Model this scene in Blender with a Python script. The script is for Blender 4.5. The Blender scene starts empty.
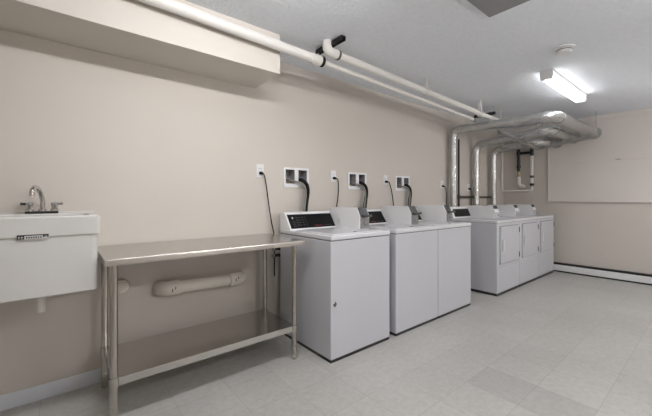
import bpy, bmesh, math, random
from mathutils import Vector, Matrix
random.seed(7)
sc = bpy.context.scene
col = sc.collection
PI = math.pi

# ------------------------------------------------------------------ camera, world, exposure
CH = 1.195            # camera height
CD = 2.566            # camera distance from the long wall (plane y = 0)
FPX = 325.0
cam_d = bpy.data.cameras.new('camera')
cam = bpy.data.objects.new('camera', cam_d)
col.objects.link(cam)
cam.location = (0, -CD, CH)
cam.rotation_euler = (PI/2, 0, math.atan2(399.0, 325.0) - PI/2)
cam_d.sensor_width = 36.0
cam_d.lens = FPX/652*36
cam_d.shift_y = -10.0/652
cam_d.clip_start = 0.02
sc.camera = cam

w = bpy.data.worlds.new('world')
sc.world = w
w.use_nodes = True
w.node_tree.nodes['Background'].inputs[0].default_value = (0.9, 0.95, 1.0, 1)
w.node_tree.nodes['Background'].inputs[1].default_value = 0.3
sc.view_settings.view_transform = 'Standard'
sc.view_settings.look = 'None'
sc.view_settings.gamma = 1.0
sc.view_settings.use_curve_mapping = False
sc.view_settings.exposure = 0.52
TUBE_FILL = 62.0           # tubes of the two fill lamps added out of view
TUBE_NEAR = 58.0      # tubes of the lamp in front of the work table
TUBE_DIM = 7.0       # tubes of the lamp by the far wall, dimmed to limit its ceiling glow
try:
    sc.cycles.use_denoising = True
    sc.cycles.max_bounces = 10
    sc.cycles.diffuse_bounces = 6
    sc.cycles.sample_clamp_indirect = 4.0
except Exception:
    pass

# ------------------------------------------------------------------ materials
def srgb(r, g, b):
    f = lambda c: (c/255/12.92) if c/255 <= 0.04045 else ((c/255+0.055)/1.055)**2.4
    return (f(r), f(g), f(b), 1)

def mat(name, colr, rough=0.5, metal=0.0, noise=0.0, nscale=40.0, bump=0.0, bscale=60.0, stretch=None, spec=0.5, coat=0.0, detail=4.0):
    m = bpy.data.materials.new(name)
    m.use_nodes = True
    nt = m.node_tree
    b = nt.nodes['Principled BSDF']
    b.inputs['Base Color'].default_value = colr
    b.inputs['Roughness'].default_value = rough
    b.inputs['Metallic'].default_value = metal
    b.inputs['Specular IOR Level'].default_value = spec
    b.inputs['Coat Weight'].default_value = coat
    tc = nt.nodes.new('ShaderNodeTexCoord')
    mp = nt.nodes.new('ShaderNodeMapping')
    nt.links.new(tc.outputs['Object'], mp.inputs[0])
    if stretch:
        mp.inputs['Scale'].default_value = stretch
    if noise > 0:
        n = nt.nodes.new('ShaderNodeTexNoise')
        n.inputs['Scale'].default_value = nscale
        n.inputs['Detail'].default_value = detail
        nt.links.new(mp.outputs[0], n.inputs['Vector'])
        mx = nt.nodes.new('ShaderNodeMix')
        mx.data_type = 'RGBA'
        c = colr
        mx.inputs[6].default_value = (c[0]*(1-noise), c[1]*(1-noise), c[2]*(1-noise), 1)
        mx.inputs[7].default_value = (min(1, c[0]*(1+noise)), min(1, c[1]*(1+noise)), min(1, c[2]*(1+noise)), 1)
        nt.links.new(n.outputs['Fac'], mx.inputs[0])
        nt.links.new(mx.outputs[2], b.inputs['Base Color'])
    if bump > 0:
        n2 = nt.nodes.new('ShaderNodeTexNoise')
        n2.inputs['Scale'].default_value = bscale
        n2.inputs['Detail'].default_value = 3
        nt.links.new(mp.outputs[0], n2.inputs['Vector'])
        bp = nt.nodes.new('ShaderNodeBump')
        bp.inputs['Strength'].default_value = bump
        bp.inputs['Distance'].default_value = 0.01
        nt.links.new(n2.outputs['Fac'], bp.inputs['Height'])
        nt.links.new(bp.outputs[0], b.inputs['Normal'])
    return m

def emit(name, colr, s):
    m = bpy.data.materials.new(name)
    m.use_nodes = True
    nt = m.node_tree
    nt.nodes.clear()
    e = nt.nodes.new('ShaderNodeEmission')
    e.inputs[0].default_value = colr
    e.inputs[1].default_value = s
    o = nt.nodes.new('ShaderNodeOutputMaterial')
    nt.links.new(e.outputs[0], o.inputs[0])
    return m

M = {}
M['wall'] = mat('wall_paint', srgb(201, 194, 186), 0.65, noise=0.02, nscale=3, bump=0.05, bscale=220)
M['soffit'] = mat('soffit_paint', srgb(203, 197, 189), 0.6, noise=0.015, nscale=3, bump=0.04, bscale=220)
M['panel'] = mat('panel_paint', srgb(214, 207, 202), 0.6, noise=0.03, nscale=2, bump=0.05, bscale=90)
M['ceiling'] = mat('textured_ceiling', srgb(230, 234, 240), 0.85, noise=0.07, nscale=40, bump=0.9, bscale=42)
M['baseboard'] = mat('vinyl_base', srgb(218, 222, 229), 0.45)
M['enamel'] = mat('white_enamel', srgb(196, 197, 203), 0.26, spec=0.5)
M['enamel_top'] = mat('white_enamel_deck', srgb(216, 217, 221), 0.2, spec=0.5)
M['recess'] = mat('shaded_recess', srgb(150, 147, 150), 0.6)  # darker than the white frame: shade inside the holes put into the colour
M['plastic'] = mat('white_plastic', srgb(226, 226, 228), 0.4)
M['tub'] = mat('sink_composite', srgb(206, 204, 201), 0.4, noise=0.015, nscale=6)
M['pvc'] = mat('white_pvc', srgb(224, 221, 216), 0.4, noise=0.02, nscale=12)
M['painted_pipe'] = mat('painted_pipe', srgb(216, 210, 200), 0.5, noise=0.04, nscale=14)
M['black'] = mat('black_plastic', (0.012, 0.012, 0.013, 1), 0.4)
M['console'] = mat('white_console_lit', srgb(232, 232, 234), 0.3)  # brighter than the enamel: light from the left put into the colour
M['gloss_black'] = mat('black_glass', (0.006, 0.006, 0.007, 1), 0.3, spec=0.2)
M['rubber'] = mat('black_rubber', (0.010, 0.010, 0.010, 1), 0.6, spec=0.15)
M['grey_hose'] = mat('grey_hose', srgb(128, 125, 120), 0.5)
M['darkgrey'] = mat('dark_grey', srgb(84, 82, 80), 0.6)
M['vent'] = mat('grey_panel', srgb(140, 140, 141), 0.55, noise=0.03, nscale=5)
M['steel'] = mat('stainless', srgb(202, 199, 195), 0.26, metal=1.0, noise=0.05, nscale=20, stretch=(0.6, 30, 30))
M['steel_leg'] = mat('stainless_leg', srgb(192, 187, 180), 0.22, metal=1.0, noise=0.06, nscale=12)
M['chrome'] = mat('chrome', srgb(215, 213, 210), 0.14, metal=1.0)
M['galv'] = mat('galvanised', srgb(178, 178, 176), 0.38, metal=0.9, noise=0.08, nscale=30)
M['coinmetal'] = mat('coin_metal', srgb(150, 150, 152), 0.4, metal=0.6, noise=0.08, nscale=40)
M['slide'] = mat('dark_slide_metal', srgb(96, 96, 98), 0.4, metal=0.6)
M['foil'] = mat('foil_tape', srgb(200, 200, 199), 0.24, metal=0.9, noise=0.1, nscale=14, bump=1.0, bscale=24)
M['iron'] = mat('dark_iron_pipe', srgb(70, 64, 58), 0.5, noise=0.1, nscale=20)
M['abs'] = mat('black_abs', (0.010, 0.010, 0.010, 1), 0.35)
M['brass'] = mat('brass', srgb(170, 150, 110), 0.35, metal=0.9)
M['red'] = mat('red_mark', srgb(150, 45, 40), 0.5)
M['white_mark'] = mat('white_mark', srgb(215, 215, 215), 0.5)
M['grey_mark'] = mat('grey_mark', srgb(92, 92, 92), 0.5)
M['gap'] = mat('seam_grey', srgb(105, 104, 106), 0.6)
M['tube'] = emit('fill_lamp_tube', (1.0, 0.992, 0.992, 1), TUBE_FILL)
M['tube_near'] = emit('fluorescent_tube_near', (1.0, 0.992, 0.992, 1), TUBE_NEAR)
M['tube_dim'] = emit('fluorescent_tube_dim', (1.0, 0.992, 0.992, 1), TUBE_DIM)

def floor_material():
    m = bpy.data.materials.new('vinyl_tile_floor')
    m.use_nodes = True
    nt = m.node_tree
    L = nt.links.new
    b = nt.nodes['Principled BSDF']
    b.inputs['Roughness'].default_value = 0.38
    b.inputs['Specular IOR Level'].default_value = 0.4
    tc = nt.nodes.new('ShaderNodeTexCoord')
    mp = nt.nodes.new('ShaderNodeMapping')
    L(tc.outputs['Object'], mp.inputs[0])
    T = 0.305
    mp.inputs['Location'].default_value = (-(2.04 % T), 1.505 % T, 0)
    br = nt.nodes.new('ShaderNodeTexBrick')
    br.offset = 0.0
    br.squash = 1.0
    L(mp.outputs[0], br.inputs['Vector'])
    br.inputs['Color1'].default_value = srgb(186, 184, 180)
    br.inputs['Color2'].default_value = srgb(180, 178, 174)
    br.inputs['Mortar'].default_value = srgb(154, 151, 147)
    br.inputs['Scale'].default_value = 1.0
    br.inputs['Brick Width'].default_value = T
    br.inputs['Row Height'].default_value = T
    br.inputs['Mortar Size'].default_value = 0.0013
    br.inputs['Mortar Smooth'].default_value = 0.3
    br.inputs['Bias'].default_value = -0.2
    # mottled speckle of the vinyl
    n = nt.nodes.new('ShaderNodeTexNoise')
    n.inputs['Scale'].default_value = 26
    n.inputs['Detail'].default_value = 8
    n.inputs['Roughness'].default_value = 0.7
    L(tc.outputs['Object'], n.inputs['Vector'])
    cr = nt.nodes.new('ShaderNodeValToRGB')
    cr.color_ramp.elements[0].position = 0.3
    cr.color_ramp.elements[0].color = (0.86, 0.86, 0.86, 1)
    cr.color_ramp.elements[1].position = 0.7
    cr.color_ramp.elements[1].color = (1.07, 1.07, 1.07, 1)
    L(n.outputs['Fac'], cr.inputs[0])
    n3 = nt.nodes.new('ShaderNodeTexNoise')
    n3.inputs['Scale'].default_value = 1.6
    n3.inputs['Detail'].default_value = 4
    L(tc.outputs['Object'], n3.inputs['Vector'])
    cr3 = nt.nodes.new('ShaderNodeValToRGB')
    cr3.color_ramp.elements[0].position = 0.3
    cr3.color_ramp.elements[0].color = (0.93, 0.93, 0.93, 1)
    cr3.color_ramp.elements[1].position = 0.7
    cr3.color_ramp.elements[1].color = (1.04, 1.04, 1.04, 1)
    L(n3.outputs['Fac'], cr3.inputs[0])
    def mul(a, c):
        x = nt.nodes.new('ShaderNodeMix')
        x.data_type = 'RGBA'
        x.blend_type = 'MULTIPLY'
        x.inputs[0].default_value = 1
        L(a, x.inputs[6])
        L(c, x.inputs[7])
        return x.outputs[2]
    c = mul(mul(br.outputs['Color'], cr.outputs[0]), cr3.outputs[0])
    # two replacement tiles of a darker batch
    sx = nt.nodes.new('ShaderNodeSeparateXYZ')
    L(tc.outputs['Object'], sx.inputs[0])
    def mth(op, a, v):
        q = nt.nodes.new('ShaderNodeMath')
        q.operation = op
        L(a, q.inputs[0])
        if isinstance(v, (int, float)):
            q.inputs[1].default_value = v
        else:
            L(v, q.inputs[1])
        return q.outputs[0]
    def inside(x0, x1, y0, y1):
        a = mth('MULTIPLY', mth('GREATER_THAN', sx.outputs[0], x0), mth('LESS_THAN', sx.outputs[0], x1))
        d = mth('MULTIPLY', mth('GREATER_THAN', sx.outputs[1], y0), mth('LESS_THAN', sx.outputs[1], y1))
        return mth('MULTIPLY', a, d)
    t = mth('ADD', inside(2.04, 2.345, -2.115, -1.505), 0.0)
    dk = nt.nodes.new('ShaderNodeMix')
    dk.data_type = 'RGBA'
    dk.blend_type = 'MULTIPLY'
    L(t, dk.inputs[0])
    L(c, dk.inputs[6])
    dk.inputs[7].default_value = (0.86, 0.86, 0.865, 1)
    L(dk.outputs[2], b.inputs['Base Color'])
    bp = nt.nodes.new('ShaderNodeBump')
    bp.inputs['Strength'].default_value = 0.06
    bp.inputs['Distance'].default_value = 0.01
    L(n.outputs['Fac'], bp.inputs['Height'])
    L(bp.outputs[0], b.inputs['Normal'])
    return m
M['floor'] = floor_material()

# ------------------------------------------------------------------ mesh helpers
class MB:
    """collects shapes; build() links them as ONE mesh object"""
    def __init__(s):
        s.bm = bmesh.new()

    def _setmat(s, faces, mi):
        for f in faces:
            f.material_index = mi

    def box(s, x0, x1, y0, y1, z0, z1, bev=0.0, seg=2, mi=0):
        b = bmesh.new()
        bmesh.ops.create_cube(b, size=1)
        for v in b.verts:
            v.co = Vector(((x0+x1)/2 + v.co.x*(x1-x0), (y0+y1)/2 + v.co.y*(y1-y0), (z0+z1)/2 + v.co.z*(z1-z0)))
        if bev > 0:
            bmesh.ops.bevel(b, geom=list(b.edges), offset=bev, segments=seg, profile=0.5, affect='EDGES')
        s._merge(b, mi)
        return s

    def _merge(s, b, mi):
        bmesh.ops.recalc_face_normals(b, faces=b.faces)
        vm = {}
        for v in b.verts:
            vm[v] = s.bm.verts.new(v.co)
        for f in b.faces:
            try:
                nf = s.bm.faces.new([vm[v] for v in f.verts])
                nf.material_index = mi
            except ValueError:
                pass
        b.free()

    def prism(s, prof, axis, a0, a1, bev=0.0, mi=0):
        """profile (list of 2-tuples) extruded along axis 'x', 'y' or 'z' from a0 to a1"""
        b = bmesh.new()
        def P(p, a):
            return {'x': (a, p[0], p[1]), 'y': (p[0], a, p[1]), 'z': (p[0], p[1], a)}[axis]
        A = [b.verts.new(P(p, a0)) for p in prof]
        B = [b.verts.new(P(p, a1)) for p in prof]
        n = len(prof)
        b.faces.new(A)
        b.faces.new(B[::-1])
        for i in range(n):
            b.faces.new((A[i], B[i], B[(i+1) % n], A[(i+1) % n]))
        bmesh.ops.recalc_face_normals(b, faces=b.faces)
        if bev > 0:
            bmesh.ops.bevel(b, geom=list(b.edges), offset=bev, segments=2, profile=0.5, affect='EDGES')
        s._merge(b, mi)
        return s

    def tube(s, pts, r, n=14, smooth=0, jitter=0.0, mi=0, cap=True):
        """tube along a path; r a number or one radius per point"""
        P = [Vector(p) for p in pts]
        if smooth:
            Q = []
            for i in range(len(P)-1):
                p0 = P[max(i-1, 0)]; p1 = P[i]; p2 = P[i+1]; p3 = P[min(i+2, len(P)-1)]
                for k in range(smooth):
                    t = k/smooth
                    Q.append(0.5*((2*p1)+(p2-p0)*t+(2*p0-5*p1+4*p2-p3)*t*t+(3*p1-p0-3*p2+p3)*t**3))
            Q.append(P[-1])
            P = Q
        R = r if isinstance(r, (list, tuple)) else [r]*len(P)
        b = bmesh.new()
        rings = []
        up = None
        for i, p in enumerate(P):
            if i == 0: t = P[1]-P[0]
            elif i == len(P)-1: t = P[-1]-P[-2]
            else: t = (P[i+1]-p).normalized()+(p-P[i-1]).normalized()
            t.normalize()
            if up is None:
                a = Vector((0, 0, 1)) if abs(t.z) < 0.9 else Vector((1, 0, 0))
                up = (a - t*a.dot(t)).normalized()
            else:
                up = (up - t*up.dot(t)).normalized()
            q = t.cross(up)
            ring = []
            for k in range(n):
                an = 2*PI*k/n
                rr = R[i]*(1+random.uniform(-jitter, jitter))
                ring.append(b.verts.new(p + (up*math.cos(an)+q*math.sin(an))*rr))
            rings.append(ring)
        for i in range(len(rings)-1):
            for k in range(n):
                b.faces.new((rings[i][k], rings[i][(k+1) % n], rings[i+1][(k+1) % n], rings[i+1][k]))
        if cap:
            b.faces.new(rings[0][::-1])
            b.faces.new(rings[-1])
        s._merge(b, mi)
        return s

    def cyl(s, p0, p1, r0, r1=None, n=20, mi=0):
        return s.tube([p0, p1], [r0, r0 if r1 is None else r1], n=n, mi=mi)

    def lathe(s, prof, centre, axis='z', n=28, mi=0):
        """profile of (radius, height) turned about an axis through centre"""
        b = bmesh.new()
        c = Vector(centre)
        rings = []
        for (r, h) in prof:
            ring = []
            for k in range(n):
                a = 2*PI*k/n
                u, v = r*math.cos(a), r*math.sin(a)
                ring.append(b.verts.new(c + Vector({'z': (u, v, h), 'y': (u, h, v), 'x': (h, u, v)}[axis])))
            rings.append(ring)
        for i in range(len(rings)-1):
            for k in range(n):
                b.faces.new((rings[i][k], rings[i][(k+1) % n], rings[i+1][(k+1) % n], rings[i+1][k]))
        b.faces.new(rings[0][::-1])
        b.faces.new(rings[-1])
        s._merge(b, mi)
        return s

    def build(s, name, m, parent=None, angle=38):
        me = bpy.data.meshes.new(name)
        s.bm.to_mesh(me)
        s.bm.free()
        for p in me.polygons:
            p.use_smooth = True
        me.set_sharp_from_angle(angle=math.radians(angle))
        for k in (m if isinstance(m, (list, tuple)) else [m]):
            me.materials.append(M[k] if isinstance(k, str) else k)
        o = bpy.data.objects.new(name, me)
        col.objects.link(o)
        md = o.modifiers.new('weighted normals', 'WEIGHTED_NORMAL')
        md.keep_sharp = True
        if parent is not None:
            o.parent = parent
        return o

def thing(name, label, cat, loc=(0, 0, 0), group=None):
    o = bpy.data.objects.new(name, None)
    o.empty_display_size = 0.1
    col.objects.link(o)
    o.location = loc
    o['label'] = label
    o['category'] = cat
    if group: o['group'] = group
    return o

def tag(o, label, cat, group=None):
    o['label'] = label
    o['category'] = cat
    if group: o['group'] = group
    return o

def struct(o):
    o['kind'] = 'structure'
    return o

def dup(root, loc, label):
    r = root.copy(); col.objects.link(r)
    r.location = loc
    r['label'] = label
    for ch in list(root.children):
        c = ch.copy(); col.objects.link(c); c.parent = r
        for g in list(ch.children):
            d = g.copy(); col.objects.link(d); d.parent = c
    return r

# ------------------------------------------------------------------ the room
XL, XR, YB, ZC = -1.6, 6.3, -4.3, 2.44
BOXES = [(1.582, 1.295), (2.388, 1.29), (3.188, 1.285)]    # lower left corners of the three washer outlet boxes
BW, BH = 0.285, 0.185
holes = []
for (bx, bz) in BOXES:
    holes.append((bx+0.022, bx+0.122, bz+0.035, bz+0.165))
    holes.append((bx+0.163, bx+0.263, bz+0.035, bz+0.165))

def wall_with_holes():
    bm = bmesh.new()
    xs = sorted({XL-0.1, XR+0.1} | {h[0] for h in holes} | {h[1] for h in holes})
    zs = sorted({-0.05, ZC+0.05} | {h[2] for h in holes} | {h[3] for h in holes})
    for i in range(len(xs)-1):
        for j in range(len(zs)-1):
            cx, cz = (xs[i]+xs[i+1])/2, (zs[j]+zs[j+1])/2
            if any(h[0] < cx < h[1] and h[2] < cz < h[3] for h in holes):
                continue
            vs = [bm.verts.new((x, 0, z)) for (x, z) in ((xs[i], zs[j]), (xs[i+1], zs[j]), (xs[i+1], zs[j+1]), (xs[i], zs[j+1]))]
            bm.faces.new(vs)
    bmesh.ops.remove_doubles(bm, verts=bm.verts, dist=1e-5)
    bmesh.ops.recalc_face_normals(bm, faces=bm.faces)
    r = bmesh.ops.extrude_face_region(bm, geom=list(bm.faces))
    for v in [g for g in r['geom'] if isinstance(g, bmesh.types.BMVert)]:
        v.co.y += 0.12
    bmesh.ops.recalc_face_normals(bm, faces=bm.faces)
    me = bpy.data.meshes.new('wall_back')
    bm.to_mesh(me); bm.free()
    me.materials.append(M['wall'])
    o = bpy.data.objects.new('wall_back', me)
    col.objects.link(o)
    return o
struct(wall_with_holes())
struct(MB().box(XL, XR, YB, 0, -0.1, 0).build('floor', 'floor'))
struct(MB().box(XL, XR, YB, 0, ZC, ZC+0.1).build('ceiling', 'ceiling'))
struct(MB().box(XR, XR+0.1, YB-0.1, 0, -0.05, ZC+0.05).build('wall_right', 'wall'))
struct(MB().box(XL-0.1, XL, YB-0.1, 0, -0.05, ZC+0.05).build('wall_left', 'wall'))
struct(MB().box(XL, XR, YB-0.1, YB, -0.05, ZC+0.05).build('wall_front', 'wall'))
struct(MB().box(XL, 4.0, -0.008, 0, 0, 0.088, 0.002).build('baseboard_back', 'baseboard'))
# boxed soffit along the long wall, closed at its right end
sof = struct(MB().box(XL, 1.297, -0.419, 0.0, 2.142, ZC, 0.002).build('trim_1', 'soffit'))
# crown board along the top of the far wall
struct(MB().box(XR-0.018, XR, YB, 0.0, 2.372, ZC, 0.003).build('trim_2', 'panel'))

# board panel on the far wall: two sheets, sill ledge, edge strip
pn = thing('wall_panel', 'large pale painted board panel with a bottom ledge on the far wall', 'panel', (XR, -2.02, 1.143))
MB().box(-0.016, 0, -1.6, 1.30, 0.012, 0.6035, 0.001).build('board', 'panel', pn)
MB().box(-0.016, 0, -1.6, 1.30, 0.605, 1.228, 0.001).build('board', 'panel', pn)
MB().box(-0.034, 0, -1.6, 1.315, -0.012, 0.012, 0.003).build('ledge', 'panel', pn)
MB().box(-0.024, 0, 1.30, 1.318, 0.012, 1.228, 0.003).build('edge_strip', 'panel', pn)
MB().prism([(0.40, 0.615), (0.42, 0.622), (0.46, 0.621), (0.47, 0.616), (0.44, 0.613)], 'x', -0.0175, -0.0155).build('scuff', 'darkgrey', pn)

# baseboard heater along the far wall
ht = thing('baseboard_heater', 'long low white baseboard heater with black slots on the far wall', 'heater', (XR, -2.1, 0))
MB().box(-0.05, 0, -2.0, 2.0, 0, 0.022).build('lower_slot', 'black', ht)
MB().prism([(-0.062, 0.022), (-0.066, 0.026), (-0.066, 0.108), (-0.060, 0.114), (0, 0.114), (0, 0.022)], 'y', -2.0, 2.0).build('front_cover', 'plastic', ht)
MB().box(-0.045, 0, -2.0, 2.0, 0.114, 0.136).build('upper_slot', 'black', ht)
MB().box(-0.058, 0, -2.0, 2.0, 0.136, 0.146, 0.003).build('top_cap', 'black', ht)

# ------------------------------------------------------------------ ceiling things
def lamp(loc, label, tubemat='tube', rods=0):
    t = thing('ceiling_light', label, 'light', loc, 'twin tube fluorescent ceiling lights')
    MB().prism([(-0.055, 0), (-0.055, -0.018), (-0.03, -0.05), (0.03, -0.05), (0.055, -0.018), (0.055, 0)], 'x', -0.605, 0.605, 0.002).build('housing', 'plastic', t)
    for sx in (-1, 1):
        MB().prism([(-0.056, 0), (-0.056, -0.03), (-0.05, -0.088), (0.05, -0.088), (0.056, -0.03), (0.056, 0)], 'x', sx*0.592, sx*0.607, 0.002).build('end_plate', 'plastic', t)
    for sy in (-1, 1):
        tb = MB().tube([(-0.572, sy*0.03, -0.073), (-0.568, sy*0.03, -0.073), (0.568, sy*0.03, -0.073), (0.572, sy*0.03, -0.073)], [0.012, 0.0165, 0.0165, 0.012], n=14).build('tube', tubemat, t)
        for sx in (-1, 1):
            MB().cyl((sx*0.570, sy*0.03, -0.073), (sx*0.593, sy*0.03, -0.073), 0.0165).build('end_cap', 'galv', tb)
    if rods:
        for sx in (-1, 1):
            MB().cyl((sx*0.45, 0, 0), (sx*0.45, 0, rods), 0.005, n=8).build('hanging_rod', 'galv', t)
    return t
lamp((4.27, -1.465, ZC), 'lit twin tube fluorescent light on the ceiling before the far wall', 'tube_dim')
lamp((0.70, -1.48, ZC), 'twin tube fluorescent light on the ceiling in front of the work table, above the picture', 'tube_near')
lamp((2.0, -3.4, ZC-0.3), 'added unseen twin tube fluorescent fill light hung on rods behind the camera, opposite the washers', 'tube', 0.3)  # fill lamp added out of view, hung low to light the ceiling evenly
lamp((4.9, -3.4, ZC-0.3), 'added unseen twin tube fluorescent fill light hung on rods opposite the dryers, right of the picture', 'tube', 0.3)  # second unseen lamp, added to brighten the far end

v = thing('ceiling_vent', 'flat dark grey square panel on the ceiling at the top edge', 'vent', (1.965, -1.853, ZC))
MB().box(-0.305, 0.305, -0.305, 0.305, -0.012, 0, 0.003).build('frame', 'vent', v)
MB().box(-0.285, 0.285, -0.285, 0.285, -0.015, -0.011, 0.001).build('face_plate', 'vent', v)

sd = thing('smoke_detector', 'round white smoke detector on the ceiling near the fluorescent light', 'smoke detector', (3.235, -1.722, ZC))
MB().lathe([(0.075, 0), (0.075, -0.010), (0.068, -0.014), (0.0, -0.014)][:3], (0, 0, 0)).build('base', 'plastic', sd)
MB().lathe([(0.056, -0.014), (0.056, -0.034), (0.046, -0.045), (0.02, -0.048)], (0, 0, 0)).build('cover', 'plastic', sd)
MB().lathe([(0.0575, -0.020), (0.0575, -0.026)], (0, 0, 0)).build('grille', 'darkgrey', sd)

# white pipes under the ceiling
def zA(x): return 2.345 - 0.022*(x-0.475)
pa = thing('ceiling_pipe', 'thick white pipe running in front of the soffit under the ceiling', 'pipe', (1.64, -0.475, 2.315))
MB().tube([(-3.2, 0, zA(-1.56)-2.315), (-1.0, 0, zA(0.64)-2.315), (0.0, 0, 0.0)], 0.036, n=20).build('pipe', 'pvc', pa)
MB().tube([(-0.09, 0, 0.002), (-0.085, 0, 0.002), (0.0, 0, 0), (0.005, 0, 0)], [0.036, 0.042, 0.042, 0.03], n=20).build('coupling', 'pvc', pa)
MB().tube([(0.0, 0, 0), (0.028, 0, 0)], 0.043, n=20).build('clamp', 'rubber', pa)

pb = thing('ceiling_pipe', 'thin white pipe continuing along the ceiling beside the wall to the ducts', 'pipe', (1.69, -0.475, 2.312))
MB().tube([(0, 0, 0), (1.2, 0, -0.040), (2.3, 0, -0.075), (2.55, 0, -0.088)], 0.0205, n=16).build('pipe', 'pvc', pb)
MB().tube([(2.50, 0, -0.085), (2.56, 0, -0.088)], 0.027, n=16).build('end_fitting', 'galv', pb)

pc = thing('ceiling_pipe', 'white pipe that drops from a ceiling elbow and ends past the ducts', 'pipe', (1.64, -0.57, 2.375))
MB().tube([(0.0, 0, 0.065), (0.0, 0, 0.02), (0.012, 0, -0.004), (0.04, 0, -0.012), (0.10, 0, -0.013)], 0.037, n=18, smooth=4).build('elbow', 'pvc', pc)
MB().tube([(0.08, 0, -0.013), (1.24, 0, -0.050), (2.3, 0, -0.085), (3.10, 0, -0.112)], 0.031, n=18).build('pipe', 'pvc', pc)
MB().tube([(3.09, 0, -0.112), (3.17, 0, -0.114)], [0.029, 0.019], n=18).build('pipe_end', 'pvc', pc)
MB().tube([(0.10, 0, -0.0135), (0.12, 0, -0.014)], 0.040, n=18).build('collar', 'darkgrey', pc)

def rail(x, y0, y1, z, label):
    t = thing('strut_rail', label, 'bracket', (x, (y0+y1)/2, z))
    h = (y1-y0)/2
    b = MB()
    b.box(-0.02, 0.02, -h, h, -0.003, 0.0)
    b.box(-0.02, -0.017, -h, h, -0.035, 0.0)
    b.box(0.017, 0.02, -h, h, -0.035, 0.0)
    b.box(-0.02, -0.010, -h, h, -0.035, -0.032)
    b.box(0.010, 0.02, -h, h, -0.035, -0.032)
    b.build('channel', 'abs', t)
    for s in (-1, 1):
        MB().cyl((0, s*h*0.9, 0), (0, s*h*0.9, ZC-z), 0.005, n=8).build('rod', 'galv', t)
    return t
rail(1.67, -0.73, -0.40, 2.435, 'black strut bracket on the ceiling at the pipe elbow')
rail(4.55, -0.60, -0.32, 2.365, 'black strut bracket under the ceiling at the far pipe ends')

def strap(x, y, zp, r, label, spread):
    t = thing('pipe_strap', label, 'strap', (x, y, zp))
    pts = [(spread, 0.03, ZC-zp), (spread*0.3, r+0.004, 0.01)]
    for k in range(9):
        a = -PI*k/8
        pts.append((0, (r+0.003)*math.cos(a), (r+0.003)*math.sin(a)))
    pts += [(-spread*0.3, -r-0.004, 0.01), (-spread, -0.03, ZC-zp)]
    MB().tube(pts, 0.008, n=8).build('band', 'pvc', t)
    MB().cyl((spread, 0.03, ZC-zp-0.006), (spread, 0.03, ZC-zp), 0.009, n=10).build('screw', 'galv', t)
    return t
strap(2.98, -0.57, 2.375-0.055, 0.031, 'white strap hanging the upper pipe, nearer the pipe elbow', 0.04)
strap(4.18, -0.57, 2.375-0.093, 0.031, 'white strap hanging the upper pipe, beside the ducts', 0.05)

# ------------------------------------------------------------------ washing machines
WW = 0.65
def make_washer(loc, label):
    t = thing('washing_machine', label, 'washing machine', loc, 'coin operated top load washing machines')
    # local frame: x 0..WW, y 0 (front) .. 0.70 (back), z from the floor
    MB().box(0.004, WW-0.004, 0.004, 0.69, 0, 0.026).build('base', 'black', t)
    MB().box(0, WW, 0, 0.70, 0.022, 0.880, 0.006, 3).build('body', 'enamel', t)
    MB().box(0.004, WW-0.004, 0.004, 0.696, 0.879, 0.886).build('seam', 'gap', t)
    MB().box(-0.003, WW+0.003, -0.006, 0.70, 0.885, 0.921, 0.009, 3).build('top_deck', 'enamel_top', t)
    ld = MB().box(0.05, WW-0.05, 0.03, 0.47, 0.9195, 0.9265, 0.003, 2).build('lid', 'enamel_top', t)
    MB().lathe([(0.017, 0.0), (0.017, 0.006), (0.011, 0.010)], (0.30, 0.055, 0.926)).build('lid_bumper', 'coinmetal', ld)
    # control console, sloping front
    pr = [(0.70, 0.918), (0.70, 1.066), (0.640, 1.070), (0.626, 1.064), (0.528, 0.920)]
    cs = MB().prism(pr, 'x', 0.0, WW, 0.004).build('console', 'console', t)
    # black control panel lies on the slope
    d = Vector((0, 0.626-0.528, 1.064-0.920)).normalized()
    nrm = Vector((0, -d.z, d.y))
    o0 = Vector((0, 0.528, 0.920))
    b = MB()
    def slab(x0, x1, s0, s1, h0, h1, mi):
        bb = bmesh.new()
        vs = []
        for h in (h0, h1):
            for (x, s) in ((x0, s0), (x1, s0), (x1, s1), (x0, s1)):
                p = o0 + d*s + nrm*h
                vs.append(bb.verts.new((x, p.y, p.z)))
        bb.faces.new(vs[0:4][::-1]); bb.faces.new(vs[4:8])
        for i in range(4):
            bb.faces.new((vs[i], vs[(i+1) % 4], vs[4+(i+1) % 4], vs[4+i]))
        b._merge(bb, mi)
    slab(0.014, 0.53, 0.014, 0.155, -0.001, 0.003, 0)
    slab(0.052, 0.066, 0.110, 0.126, 0.003, 0.0036, 1)
    for i in range(3):
        slab(0.045, 0.075, 0.078-0.022*i, 0.082-0.022*i, 0.003, 0.0036, 2)
    for i in range(4):
        slab(0.098, 0.135, 0.118-0.025*i, 0.1215-0.025*i, 0.003, 0.0036, 2)
        slab(0.150, 0.170, 0.118-0.025*i, 0.1215-0.025*i, 0.003, 0.0036, 2)
    slab(0.093, 0.0945, 0.025, 0.13, 0.003, 0.0036, 2)
    slab(0.190, 0.1915, 0.025, 0.13, 0.003, 0.0036, 2)
    slab(0.27, 0.35, 0.030, 0.036, 0.003, 0.0036, 3)
    slab(0.36, 0.47, 0.032, 0.034, 0.003, 0.0036, 2)
    b.build('control_panel', ['gloss_black', 'white_mark', 'grey_mark', 'red'], cs)
    coin_box(t, 0.505, 0.63, 0.215, 0.61, 0.918, 1.107)
    return t

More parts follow.
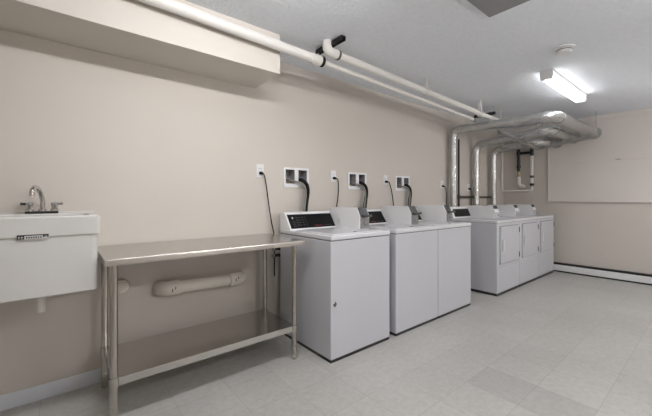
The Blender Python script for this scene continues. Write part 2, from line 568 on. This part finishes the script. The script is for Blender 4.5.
def coin_box(t, x0, x1, yf, yb, z0, z1, slide=True):
    """coin meter housing: tall case with a chamfered top front, its slide and vault"""
    zc = z1-0.072
    cb = MB().prism([(yb, z0), (yb, z1), (yf+0.036, z1), (yf, zc), (yf, z0)], 'x', x0, x1, 0.004).build('coin_box', 'console', t)
    # coin slide on the chamfer
    dx = (x0+x1)/2
    b = MB()
    if slide: b.prism([(yf+0.030, z1+0.002), (yf-0.006, zc+0.002), (yf-0.006, zc-0.012), (yf+0.02, zc-0.012)], 'x', x0+0.012, x1-0.012, 0.002)
    if slide:
     b.box(dx-0.04, dx+0.04, yf-0.055, yf+0.01, zc-0.002, zc+0.010, 0.003)
     b.box(dx-0.03, dx+0.03, yf-0.066, yf-0.052, zc-0.006, zc+0.016, 0.003)
    if slide: b.build('coin_slide', 'slide', cb)
    else: b.bm.free()
    b = MB()
    b.prism([(yf+0.0325, z1+0.004), (yf+0.0125, zc+0.034), (yf+0.018, zc+0.032), (yf+0.038, z1+0.002)], 'x', x0+0.012, x1-0.012)
    b.build('coin_slot_plate', 'black', cb)
    MB().box(x0+0.010, x1-0.010, yf-0.010, yf+0.01, z0+0.004, zc-0.014, 0.003).build('coin_vault', 'coinmetal' if slide else 'enamel', cb)
    MB().cyl((dx, yf-0.018, (z0+zc)/2-0.005), (dx, yf-0.008, (z0+zc)/2-0.005), 0.013, n=16).build('vault_lock', 'chrome', cb)

YW = -0.775
w1 = make_washer((1.504, YW, 0), 'white top load washing machine right beside the steel table')
w2 = dup(w1, (2.236, YW, 0), 'middle white washing machine, after the narrow gap beside the first')
w3 = dup(w1, (2.893, YW, 0), 'white washing machine at the dryer end of the washer row')
# keyhole lock on the front of the first machine only
lk = MB()
lk.prism([(0.036, 0.400), (0.054, 0.418), (0.050, 0.432), (0.044, 0.424), (0.042, 0.444), (0.036, 0.426), (0.026, 0.430), (0.022, 0.418)], 'y', -0.004, 0.002)
lk.build('front_lock', 'darkgrey', w1)

# ------------------------------------------------------------------ dryers
DW = 0.682
def make_dryer(loc, label):
    t = thing('clothes_dryer', label, 'dryer', loc, 'coin operated clothes dryers')
    MB().box(0.004, DW-0.004, 0.004, 0.665, 0, 0.034).build('base', 'black', t)
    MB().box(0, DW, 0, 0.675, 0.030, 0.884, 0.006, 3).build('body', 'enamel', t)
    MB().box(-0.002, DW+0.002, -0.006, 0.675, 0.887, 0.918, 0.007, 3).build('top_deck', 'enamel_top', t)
    MB().box(0.004, DW-0.004, 0.004, 0.67, 0.883, 0.888).build('seam', 'gap', t)
    MB().box(0.012, DW-0.012, -0.003, 0.01, 0.034, 0.322, 0.003).build('lower_panel', 'enamel', t)
    MB().box(0.0725, DW-0.0505, -0.0015, 0.008, 0.378, 0.846).build('door_seal', 'gap', t)
    dr = MB().box(0.074, DW-0.052, -0.016, -0.001, 0.384, 0.840, 0.006, 3).build('door', 'enamel', t)
    hb = MB()
    hb.box(0.105, 0.135, -0.034, -0.026, 0.545, 0.680, 0.004)
    hb.box(0.107, 0.133, -0.028, -0.015, 0.548, 0.566, 0.002)
    hb.box(0.107, 0.133, -0.028, -0.015, 0.660, 0.677, 0.002)
    hb.build('door_handle', 'enamel_top', dr)
    for z in (0.45, 0.775):
        MB().box(DW-0.054, DW-0.036, -0.020, 0.004, z-0.034, z+0.034, 0.002).build('hinge', 'black', t)
    pr = [(0.675, 0.916), (0.675, 1.070), (0.628, 1.074), (0.615, 1.068), (0.555, 0.920)]
    cs = MB().prism(pr, 'x', 0.0, DW, 0.004).build('console', 'console', t)
    d = Vector((0, 0.615-0.555, 1.068-0.920)).normalized()
    nrm = Vector((0, -d.z, d.y))
    o0 = Vector((0, 0.555, 0.920))
    bb = bmesh.new()
    vs = []
    for h in (-0.001, 0.003):
        for (x, s) in ((0.045, 0.020), (0.46, 0.020), (0.46, 0.132), (0.045, 0.132)):
            p = o0 + d*s + nrm*h
            vs.append(bb.verts.new((x, p.y, p.z)))
    bb.faces.new(vs[0:4][::-1]); bb.faces.new(vs[4:8])
    for i in range(4):
        bb.faces.new((vs[i], vs[(i+1) % 4], vs[4+(i+1) % 4], vs[4+i]))
    b = MB(); b._merge(bb, 0)
    b.build('control_panel', 'gloss_black', cs)
    coin_box(t, 0.465, 0.60, 0.225, 0.63, 0.915, 1.086, False)
    return t
YD = -0.822
d1 = make_dryer((4.092, YD, 0), 'nearest of the three white dryers, its grey side showing')
d2 = dup(d1, (4.782, YD, 0), 'middle white dryer between the other two dryers')
d3 = dup(d1, (5.472, YD, 0), 'white dryer farthest back, beside the baseboard heater')

# ------------------------------------------------------------------ stainless work table
tb = thing('work_table', 'stainless steel work table with undershelf standing against the wall', 'table', (0.79, -0.31, 0))
b = MB()
b.box(-0.622, 0.622, -0.288, 0.298, 0.872, 0.884, 0.004, 3)
b.prism([(-0.288, 0.884), (-0.294, 0.8825), (-0.298, 0.876), (-0.298, 0.850), (-0.288, 0.848), (-0.284, 0.852), (-0.284, 0.878)], 'x', -0.622, 0.622)
b.box(-0.624, -0.612, -0.296, 0.298, 0.850, 0.8835, 0.003)
b.box(0.612, 0.624, -0.296, 0.298, 0.850, 0.8835, 0.003)
b.build('tabletop', 'steel', tb)
b = MB()
b.box(-0.577, 0.552, -0.212, 0.192, 0.244, 0.252, 0.002)
b.box(-0.556, 0.531, -0.240, 0.220, 0.245, 0.2515, 0.002)
b.box(-0.556, 0.531, -0.243, -0.235, 0.208, 0.251, 0.002)
b.box(-0.556, 0.531, 0.215, 0.223, 0.208, 0.251, 0.002)
b.box(-0.581, -0.573, -0.212, 0.192, 0.208, 0.251, 0.002)
b.box(0.548, 0.556, -0.212, 0.192, 0.208, 0.251, 0.002)
b.build('undershelf', 'steel', tb)
for sx in (-1, 1):
    for sy in (-1, 1):
        x, y = (-0.577 if sx < 0 else 0.552), sy*0.225 - 0.01
        lg = MB().tube([(x, y, 0.09), (x, y, 0.86)], 0.0195, n=20).build('leg', 'steel_leg', tb)
        MB().tube([(x, y, 0.205), (x, y, 0.207), (x, y, 0.256), (x, y, 0.258)], [0.02, 0.0235, 0.0235, 0.02], n=20).build('socket', 'steel_leg', lg)
        MB().lathe([(0.012, 0), (0.0175, 0.004), (0.0195, 0.02), (0.0205, 0.075), (0.0205, 0.097), (0.0195, 0.1)], (x, y, 0)).build('foot', 'steel_leg', lg)

# ------------------------------------------------------------------ laundry sink on the wall
sk = thing('laundry_sink', 'white wall mounted laundry sink left of the steel table', 'sink', (-0.17, 0, 0.712))
# x from -0.33 to 0.325, y from -0.52 to 0
def basin():
    bm = bmesh.new()
    def loop(x0, x1, y0, y1, z, r=0.03, n=4):
        L = []
        for (cx, cy, a0) in ((x1-r, y0+r, -PI/2), (x1-r, y1-r, 0), (x0+r, y1-r, PI/2), (x0+r, y0+r, PI)):
            for k in range(n+1):
                a = a0 + PI/2*k/n
                L.append(bm.verts.new((cx+r*math.cos(a), cy+r*math.sin(a), z)))
        return L
    loops = [loop(-0.305, 0.305, -0.49, -0.03, 0.002, 0.03),
             loop(-0.317, 0.317, -0.510, -0.012, 0.012, 0.03),
             loop(-0.319, 0.319, -0.513, -0.005, 0.297, 0.03),
             loop(-0.325, 0.325, -0.520, -0.001, 0.300, 0.012),
             loop(-0.327, 0.327, -0.522, -0.001, 0.306, 0.012),
             loop(-0.327, 0.327, -0.522, -0.001, 0.388, 0.012),
             loop(-0.323, 0.323, -0.517, -0.005, 0.394, 0.012),
             loop(-0.290, 0.290, -0.485, -0.150, 0.394, 0.03),
             loop(-0.283, 0.283, -0.478, -0.157, 0.386, 0.03),
             loop(-0.265, 0.265, -0.460, -0.165, 0.045, 0.05),
             loop(-0.240, 0.240, -0.435, -0.190, 0.030, 0.05)]
    for A, B in zip(loops[:-1], loops[1:]):
        n = len(A)
        for i in range(n):
            bm.faces.new((A[i], A[(i+1) % n], B[(i+1) % n], B[i]))
    bm.faces.new(loops[0][::-1])
    bm.faces.new(loops[-1])
    m = MB(); m._merge(bm, 0)
    return m
basin().build('basin', 'tub', sk)
MB().box(-0.327, 0.327, -0.022, -0.001, 0.385, 0.402, 0.004).build('back_ledge', 'tub', sk)
MB().tube([(0.085, -0.29, 0.004), (0.085, -0.29, -0.115)], 0.020, n=18).build('drain_pipe', 'pvc', sk)
b = MB()
lx0, lx1, lz0, lz1 = 0.012, 0.124, 0.292, 0.312
b.box(lx0, lx1, -0.5245, -0.521, lz0, lz1, 0.0005, mi=1)
b.box(lx0, lx1, -0.5252, -0.5235, lz1-0.005, lz1, mi=0)
b.box(lx0+0.001, lx0+0.026, -0.5252, -0.5235, lz0, lz1-0.004, mi=0)
for k in range(2):
    b.box(lx0+0.006+0.010*k, lx0+0.0085+0.010*k, -0.5257, -0.5250, lz0+0.003, lz1-0.007, mi=1)
    b.box(lx0+0.009+0.010*k, lx0+0.0125+0.010*k, -0.5257, -0.5250, lz0+0.008, lz0+0.0105, mi=1)
xx = lx0+0.031
for k in range(7):
    b.box(xx, xx+0.0055, -0.5252, -0.5238, lz0+0.003, lz0+0.011, mi=0)
    b.box(xx+0.0015, xx+0.004, -0.5256, -0.5250, lz0+0.005, lz0+0.0075, mi=2)
    xx += 0.0082
b.box(lx1-0.022, lx1-0.001, -0.5252, -0.5238, lz0+0.006, lz1-0.004, mi=0)
b.box(lx1-0.016, lx1-0.006, -0.5257, -0.5250, lz0+0.008, lz0+0.011, mi=1)
lb = b.build('name_label', ['black', 'white_mark', 'grey_mark'], sk)
lb['label'] = 'small black and white maker label on the rim'

fc = thing('sink_faucet', 'chrome two handle faucet with a gooseneck spout on the sink', 'faucet', (-0.085, -0.085, 1.106))
MB().box(-0.073, 0.073, -0.026, 0.026, 0.0, 0.014, 0.005, 3).build('base_plate', 'abs', fc)
for sx in (-1, 1):
    h = MB().lathe([(0.020, 0.012), (0.020, 0.024), (0.015, 0.030), (0.016, 0.050), (0.019, 0.054), (0.017, 0.062), (0.006, 0.066)], (sx*0.055, 0, 0), n=20).build('handle', 'chrome', fc)
    MB().tube([(sx*0.060, 0, 0.054), (sx*0.085, -0.004, 0.056), (sx*0.092, -0.005, 0.056)], [0.007, 0.0075, 0.010], n=12).build('lever', 'chrome' if sx > 0 else 'abs', h)
MB().lathe([(0.020, 0.012), (0.020, 0.022), (0.013, 0.030)], (0, 0, 0), n=20).build('spout_base', 'chrome', fc)
MB().tube([(0, 0, 0.02), (0.002, 0, 0.06), (-0.004, -0.006, 0.105), (-0.018, -0.03, 0.142), (-0.03, -0.06, 0.148), (-0.038, -0.085, 0.128), (-0.039, -0.090, 0.108)], [0.012]*36+[0.0105], n=14, smooth=6).build('spout', 'chrome', fc)
MB().cyl((-0.039, -0.090, 0.098), (-0.039, -0.090, 0.115), 0.013, n=16).build('aerator', 'chrome', fc)

# ------------------------------------------------------------------ pipe low on the wall beneath the table
lp = thing('wall_drain_pipe', 'thick pale pipe with elbow ends on the wall beneath the table', 'pipe', (0.85, -0.065, 0.545))
MB().tube([(-0.24, 0, 0.004), (0.24, 0, -0.004)], 0.043, n=24).build('pipe', 'painted_pipe', lp)
for sx in (-1, 1):
    z = -0.006*sx
    e = MB().tube([(sx*0.19, 0, z*0.7), (sx*0.195, 0, z*0.7), (sx*0.252, 0, z), (sx*0.272, 0.006, z), (sx*0.297, 0.028, z), (sx*0.305, 0.064, z)], [0.044, 0.051, 0.051, 0.051, 0.050, 0.050], n=24).build('elbow', 'painted_pipe', lp)
    MB().tube([(sx*0.186, 0, z*0.7), (sx*0.200, 0, z*0.7)], 0.054, n=24).build('collar', 'painted_pipe', e)
    for k in range(2):
        MB().box(sx*0.235-0.012+0.02*k, sx*0.235-0.006+0.02*k, -0.0535, -0.049, -0.012+0.016*k, 0.012+0.010*k).build('ink_mark', 'darkgrey', e)
pf = thing('pipe_cleanout', 'round pale pipe stub on the wall behind the left table legs', 'pipe', (0.315, 0, 0.605))
MB().lathe([(0.046, 0), (0.046, -0.03), (0.042, -0.036)], (0, 0, 0), axis='y').build('stub', 'painted_pipe', pf)
MB().lathe([(0.034, -0.034), (0.034, -0.042), (0.03, -0.045)], (0, 0, 0), axis='y').build('cap', 'painted_pipe', pf)

# ------------------------------------------------------------------ outlets, cords, washer boxes, hoses
def outlet(x, z, label):
    t = thing('wall_outlet', label, 'outlet', (x, 0, z), 'white electrical outlets')
    MB().box(-0.036, 0.036, -0.007, 0, -0.058, 0.058, 0.003).build('cover_plate', 'plastic', t)
    for s in (-1, 1):
        r = MB().box(-0.017, 0.017, -0.0095, -0.006, s*0.02-0.014, s*0.02+0.014, 0.002).build('receptacle', 'plastic', t)
        b = MB()
        b.box(-0.009, -0.006, -0.0098, -0.009, s*0.02-0.005, s*0.02+0.006)
        b.box(0.006, 0.009, -0.0098, -0.009, s*0.02-0.005, s*0.02+0.006)
        b.build('slot', 'darkgrey', r)
    return t
OUT = [(1.345, 1.432), (2.184, 1.42), (2.999, 1.41), (4.225, 1.385), (4.985, 1.36)]
outlet(*OUT[0], 'outlet with a black cord above the right end of the table')
outlet(*OUT[1], 'outlet with a cord between the first and second washer boxes')
outlet(*OUT[2], 'outlet with a cord between the second and third washer boxes')
outlet(*OUT[3], 'outlet just left of the nearest silver duct')
outlet(*OUT[4], 'outlet left of the middle silver duct')

def cord(oi, pts, label):
    x, z = OUT[oi]
    t = thing('power_cord', label, 'cord', (x, 0, z-0.02), 'black power cords')
    MB().tube([(0, -0.0095, 0), (0, -0.026, 0), (0.004, -0.036, -0.003), (0.012, -0.042, -0.008)], [0.014, 0.014, 0.012, 0.007], n=12).build('plug', 'rubber', t)
    P = [(0.012, -0.042, -0.008)] + [(px-x, -0.03, pz-(z-0.02)) for (px, pz) in pts]
    MB().tube(P, 0.0052, n=8, smooth=6).build('cable', 'rubber', t)
    return t
cord(0, [(1.378, 1.375), (1.395, 1.28), (1.418, 1.13), (1.440, 1.0), (1.458, 0.92), (1.470, 0.86), (1.472, 0.70), (1.474, 0.5)], 'black cord hanging from its outlet down between table and washer')
cord(1, [(2.225, 1.385), (2.232, 1.30), (2.222, 1.18), (2.200, 1.08), (2.193, 0.98), (2.19, 0.6)], 'black cord hanging behind the first washer coin box')
cord(2, [(3.045, 1.375), (3.085, 1.28), (3.110, 1.17), (3.125, 1.08), (3.13, 0.98), (3.13, 0.6)], 'black cord hanging left of the third washer box')
cord(3, [(4.275, 1.35), (4.30, 1.25), (4.302, 1.1), (4.302, 0.95), (4.302, 0.6)], 'black cord hanging straight down beside the nearest duct')
cord(4, [(5.02, 1.34), (5.03, 1.25), (5.03, 1.1), (5.03, 0.7)], 'black cord mostly hidden behind the middle duct')

def washer_box(bx, bz, label):
    t = thing('washer_outlet_box', label, 'outlet box', (bx, 0, bz), 'recessed washer outlet boxes')
    bm = bmesh.new()
    xs = [0, 0.022, 0.122, 0.163, 0.263, BW]
    zs = [0, 0.035, 0.165, BH]
    for i in range(5):
        for j in range(3):
            if j == 1 and i in (1, 3): continue
            bm.faces.new([bm.verts.new((x, -0.010, z)) for (x, z) in ((xs[i], zs[j]), (xs[i+1], zs[j]), (xs[i+1], zs[j+1]), (xs[i], zs[j+1]))])
    bmesh.ops.remove_doubles(bm, verts=bm.verts, dist=1e-5)
    r = bmesh.ops.extrude_face_region(bm, geom=list(bm.faces))
    for v_ in [g for g in r['geom'] if isinstance(g, bmesh.types.BMVert)]:
        v_.co.y += 0.010
    m = MB(); m._merge(bm, 0)
    m.build('frame', 'plastic', t)
    for x0 in (0.022, 0.163):
        b = MB()
        x1, z0, z1, e, dp = x0+0.1, 0.035, 0.165, 0.002, 0.085
        b.box(x0-e, x1+e, dp, dp+e, z0-e, z1+e)
        b.box(x0-e, x0+0.0005, -0.002, dp, z0-e, z1+e)
        b.box(x1-0.0005, x1+e, -0.002, dp, z0-e, z1+e)
        b.box(x0, x1, -0.002, dp, z0-e, z0+0.0005)
        b.box(x0, x1, -0.002, dp, z1-0.0005, z1+e)
        b.build('recess', 'recess', t)
    for x in (0.055, 0.090) if True else ():
        v_ = MB().cyl((x, 0.05, 0.036), (x, 0.05, 0.075), 0.010, n=12).build('valve', 'brass', t)
        MB().box(x-0.004, x+0.004, 0.015, 0.05, 0.070, 0.084, 0.002).build('valve_handle', 'coinmetal', v_)
    MB().lathe([(0.030, 0.0), (0.030, 0.012), (0.022, 0.014)], (0.213, 0.045, 0.0355)).build('drain_socket', 'darkgrey', t)
    return t
washer_box(*BOXES[0], 'washer outlet box nearest the table, above the first washer')
washer_box(*BOXES[1], 'middle washer outlet box, above the second washer')
washer_box(*BOXES[2], 'washer outlet box farthest from the table')

which = ['first', 'second', 'third']
for i, (bx, bz) in enumerate(BOXES):
    sx = bx
    # thick black drain hose hooked over the edge of the box
    t = MB().tube([(sx+0.185, 0.03, bz+0.062), (sx+0.185, -0.012, bz+0.070), (sx+0.200, -0.040, bz+0.058), (sx+0.232, -0.048, bz+0.022), (sx+0.243, -0.048, bz-0.04), (sx+0.232, -0.046, bz-0.12), (sx+0.222, -0.045, bz-0.20), (sx+0.218, -0.045, bz-0.30), (sx+0.218, -0.045, bz-0.60)], 0.0205, n=12, smooth=6).build('drain_hose', 'rubber')
    tag(t, 'thick black hose hooked into the %s washer box from the table' % which[i], 'hose', 'black drain hoses')
    t = MB().tube([(sx+0.055, 0.03, bz+0.070), (sx+0.062, -0.014, bz+0.066), (sx+0.115, -0.040, bz+0.052), (sx+0.175, -0.052, bz+0.036), (sx+0.204, -0.062, bz-0.010), (sx+0.207, -0.066, bz-0.08), (sx+0.196, -0.066, bz-0.17), (sx+0.190, -0.066, bz-0.28), (sx+0.190, -0.066, bz-0.60)], 0.0095, n=10, smooth=6).build('supply_hose', 'grey_hose')
    tag(t, 'thin grey hose curving out of the %s washer box from the table' % which[i], 'hose', 'grey supply hoses')
# hose ends sticking out beside the back of the first washer
for z, w_ in ((0.745, 'upper'), (0.685, 'lower')):
    t = thing('hose_fitting', '%s of the two dark hose fittings behind the table beside the washer' % w_, 'fitting', (1.455, -0.05, z), 'hose fittings behind the washer')
    MB().tube([(-0.005, 0, 0), (0.05, 0, 0.002), (0.075, 0, -0.01)], 0.014, n=12).build('hose_end', 'rubber', t)
    MB().tube([(-0.010, 0, 0), (0.002, 0, 0)], 0.019, n=12).build('coupling_nut', 'galv', t)

# ------------------------------------------------------------------ foil wrapped dryer ducts
def pathy(P, step=0.03):
    Q = []
    for a, b_ in zip(P[:-1], P[1:]):
        a = Vector(a); b_ = Vector(b_)
        n = max(1, int((b_-a).length/step))
        for k in range(n): Q.append(a + (b_-a)*k/n)
    Q.append(Vector(P[-1]))
    return Q
def bend(p0, c, p1, r, n=6):
    """rounded corner at c between p0 and p1"""
    c = Vector(c)
    a = (Vector(p0)-c).normalized()*r
    d = (Vector(p1)-c).normalized()*r
    return [tuple(c + a*(1-t)**2 + d*t**2) for t in [k/n for k in range(n+1)]]

def duct(x, zt, yc, zc, ye, ze, label):
    t = thing('dryer_duct', label, 'duct', (x, -0.085, 0.30), 'foil wrapped dryer ducts')
    L = lambda p: (p[0]-x, p[1]+0.085, p[2]-0.30)
    yv = -0.088
    bot, top, cor, end = (x, yv, 0.30), (x, yv, zt), (x, yc, zc), (XR-0.022, ye, ze)
    c1 = bend(bot, top, cor, 0.11)
    c2 = bend(top, cor, end, 0.13)
    riser = pathy([bot, c1[0]])
    MB().tube([L(p) for p in riser], 0.049, n=18, jitter=0.02).build('riser', 'foil', t, 24)
    MB().tube([L(p) for p in c1], 0.056, n=18, jitter=0.05).build('elbow', 'foil', t, 24)
    MB().tube([L(p) for p in pathy([c1[-1], c2[0]])], 0.055, n=18, jitter=0.04).build('branch', 'foil', t, 24)
    MB().tube([L(p) for p in c2], 0.068, n=18, jitter=0.05).build('elbow', 'foil', t, 24)
    MB().tube([L(p) for p in pathy([c2[-1], end])], 0.076, n=18, jitter=0.035).build('run', 'foil', t, 24)
    # tape bands at the joints
    for p, q in ((riser[len(riser)//2], riser[len(riser)//2+1]), (riser[-2], riser[-1])):
        MB().tube([L(p), L(q)], 0.0515, n=22, jitter=0.005).build('tape_band', 'foil', t, 24)
    MB().tube([L((XR-0.034, ye, ze)), L((XR-0.0185, ye, ze))], 0.092, n=28).build('wall_collar', 'galv', t)
    return t
duct(4.39, 2.175, -1.33, 2.135, -1.31, 2.18, 'silver foil duct nearest the washers, the longest of three')
duct(5.07, 2.025, -1.09, 2.115, -1.06, 2.145, 'middle silver foil duct between the other two ducts')
duct(5.68, 1.99, -0.80, 2.065, -0.83, 2.10, 'silver foil duct closest to the far corner, the shortest of three')

def trapeze(p0, p1, rods, label):
    t = thing('duct_hanger', label, 'bracket', p0)
    q = Vector(p1)-Vector(p0)
    u = q.normalized()
    s = Vector((-u.y, u.x, 0)).normalized()
    bm = bmesh.new()
    prof = [(-0.02, 0), (-0.02, -0.04), (0.02, -0.04), (0.02, 0), (0.016, 0), (0.016, -0.036), (-0.016, -0.036), (-0.016, 0)]
    A = [bm.verts.new(s*a + Vector((0, 0, z))) for a, z in prof]
    B = [bm.verts.new(q + s*a + Vector((0, 0, z))) for a, z in prof]
    n = len(prof)
    for i in range(n):
        bm.faces.new((A[i], B[i], B[(i+1) % n], A[(i+1) % n]))
    bm.faces.new(A); bm.faces.new(B[::-1])
    m = MB(); m._merge(bm, 0)
    m.build('channel', 'galv', t)
    for f in rods:
        p = q*f
        MB().cyl((p.x, p.y, p.z-0.05), (p.x, p.y, ZC-p0[2]), 0.005, n=8).build('rod', 'galv', t)
        MB().cyl((p.x, p.y, p.z-0.05), (p.x, p.y, p.z-0.04), 0.012, n=6).build('nut', 'galv', t)
    return t
trapeze((4.44, -0.70, 2.092), (5.80, -0.70, 1.985), (0.04, 0.97), 'long metal strut carrying the ducts near the long wall')
trapeze((5.95, -0.70, 2.02), (5.95, -1.42, 2.108), (0.03, 0.97), 'short metal strut carrying the ducts near the far wall')

# ------------------------------------------------------------------ small service pipes
gp = thing('gas_pipe', 'dark iron pipe beside the nearest duct with a branch along the wall', 'pipe', (4.64, -0.035, 0.5))
MB().tube([(0, 0, 0), (0, 0, 1.58)], 0.014, n=12).build('riser', 'abs', gp)
MB().tube([(0, 0, 0.71), (1.04, 0, 0.71)], 0.017, n=12).build('branch', 'iron', gp)
b = MB()
b.tube([(0, 0, 0.675), (0, 0, 0.745)], 0.021, n=14)
b.tube([(0, 0, 0.71), (0.05, 0, 0.71)], 0.021, n=14)
b.build('tee', 'iron', gp)

xp = XR - 0.05
wp = thing('condensate_pipe', 'thin white pipe forming an L in the far corner under the ducts', 'pipe', (xp, -0.03, 1.32))
MB().tube([(-0.09, 0, 0.74), (-0.09, 0, 0.03), (-0.088, -0.008, 0.008), (-0.083, -0.03, 0), (0, -0.38, 0)], 0.0135, n=12).build('pipe', 'pvc', wp)
MB().tube([(0, -0.36, 0), (0, -0.43, 0), (0, -0.447, 0.015), (0, -0.447, 0.07)], 0.019, n=12).build('elbow', 'pvc', wp)
dv = thing('drain_manifold', 'black pipe manifold with white pipes below on the far wall', 'pipe', (xp, -0.27, 1.66))
b = MB()
b.tube([(0, 0, 0), (0, 0, 0.52)], 0.026, n=16)
b.tube([(0, 0, 0.32), (0, -0.207, 0.32)], 0.023, n=16)
b.tube([(0, -0.207, 0.26), (0, -0.207, 0.43)], 0.027, n=16)
b.build('manifold', 'abs', dv)
b = MB()
for z in (0.29, 0.06): b.tube([(0, 0, z), (0, 0, z+0.05)], 0.033, n=16)
b.tube([(0, -0.207, 0.40), (0, -0.207, 0.45)], 0.034, n=16)
b.build('coupling', 'abs', dv)
MB().tube([(0, -0.207, -0.245), (0, -0.207, 0.27)], 0.023, n=16).build('white_pipe', 'pvc', dv)
MB().tube([(0, -0.207, -0.12), (0, -0.207, -0.08)], 0.031, n=16).build('pipe_clamp', 'darkgrey', dv)
MB().tube([(0, -0.207, -0.255), (0, -0.207, -0.215)], 0.033, n=16).build('end_clamp', 'abs', dv)
MB().tube([(0, 0.03, 0.02), (0, 0.03, -0.06)], 0.02, n=14).build('valve_body', 'plastic', dv)
vv = MB().tube([(0, 0, 0.0), (0, 0, -0.10)], 0.026, n=14).build('valve', 'brass', dv)
MB().box(-0.045, -0.03, -0.035, 0.035, -0.05, -0.036, 0.003).build('valve_handle', 'galv', vv)
MB().tube([(0, 0, -0.09), (0, 0, -0.19), (0, -0.012, -0.235), (0, -0.055, -0.265), (0, -0.085, -0.25)], 0.031, n=16, smooth=3).build('trap', 'pvc', dv)
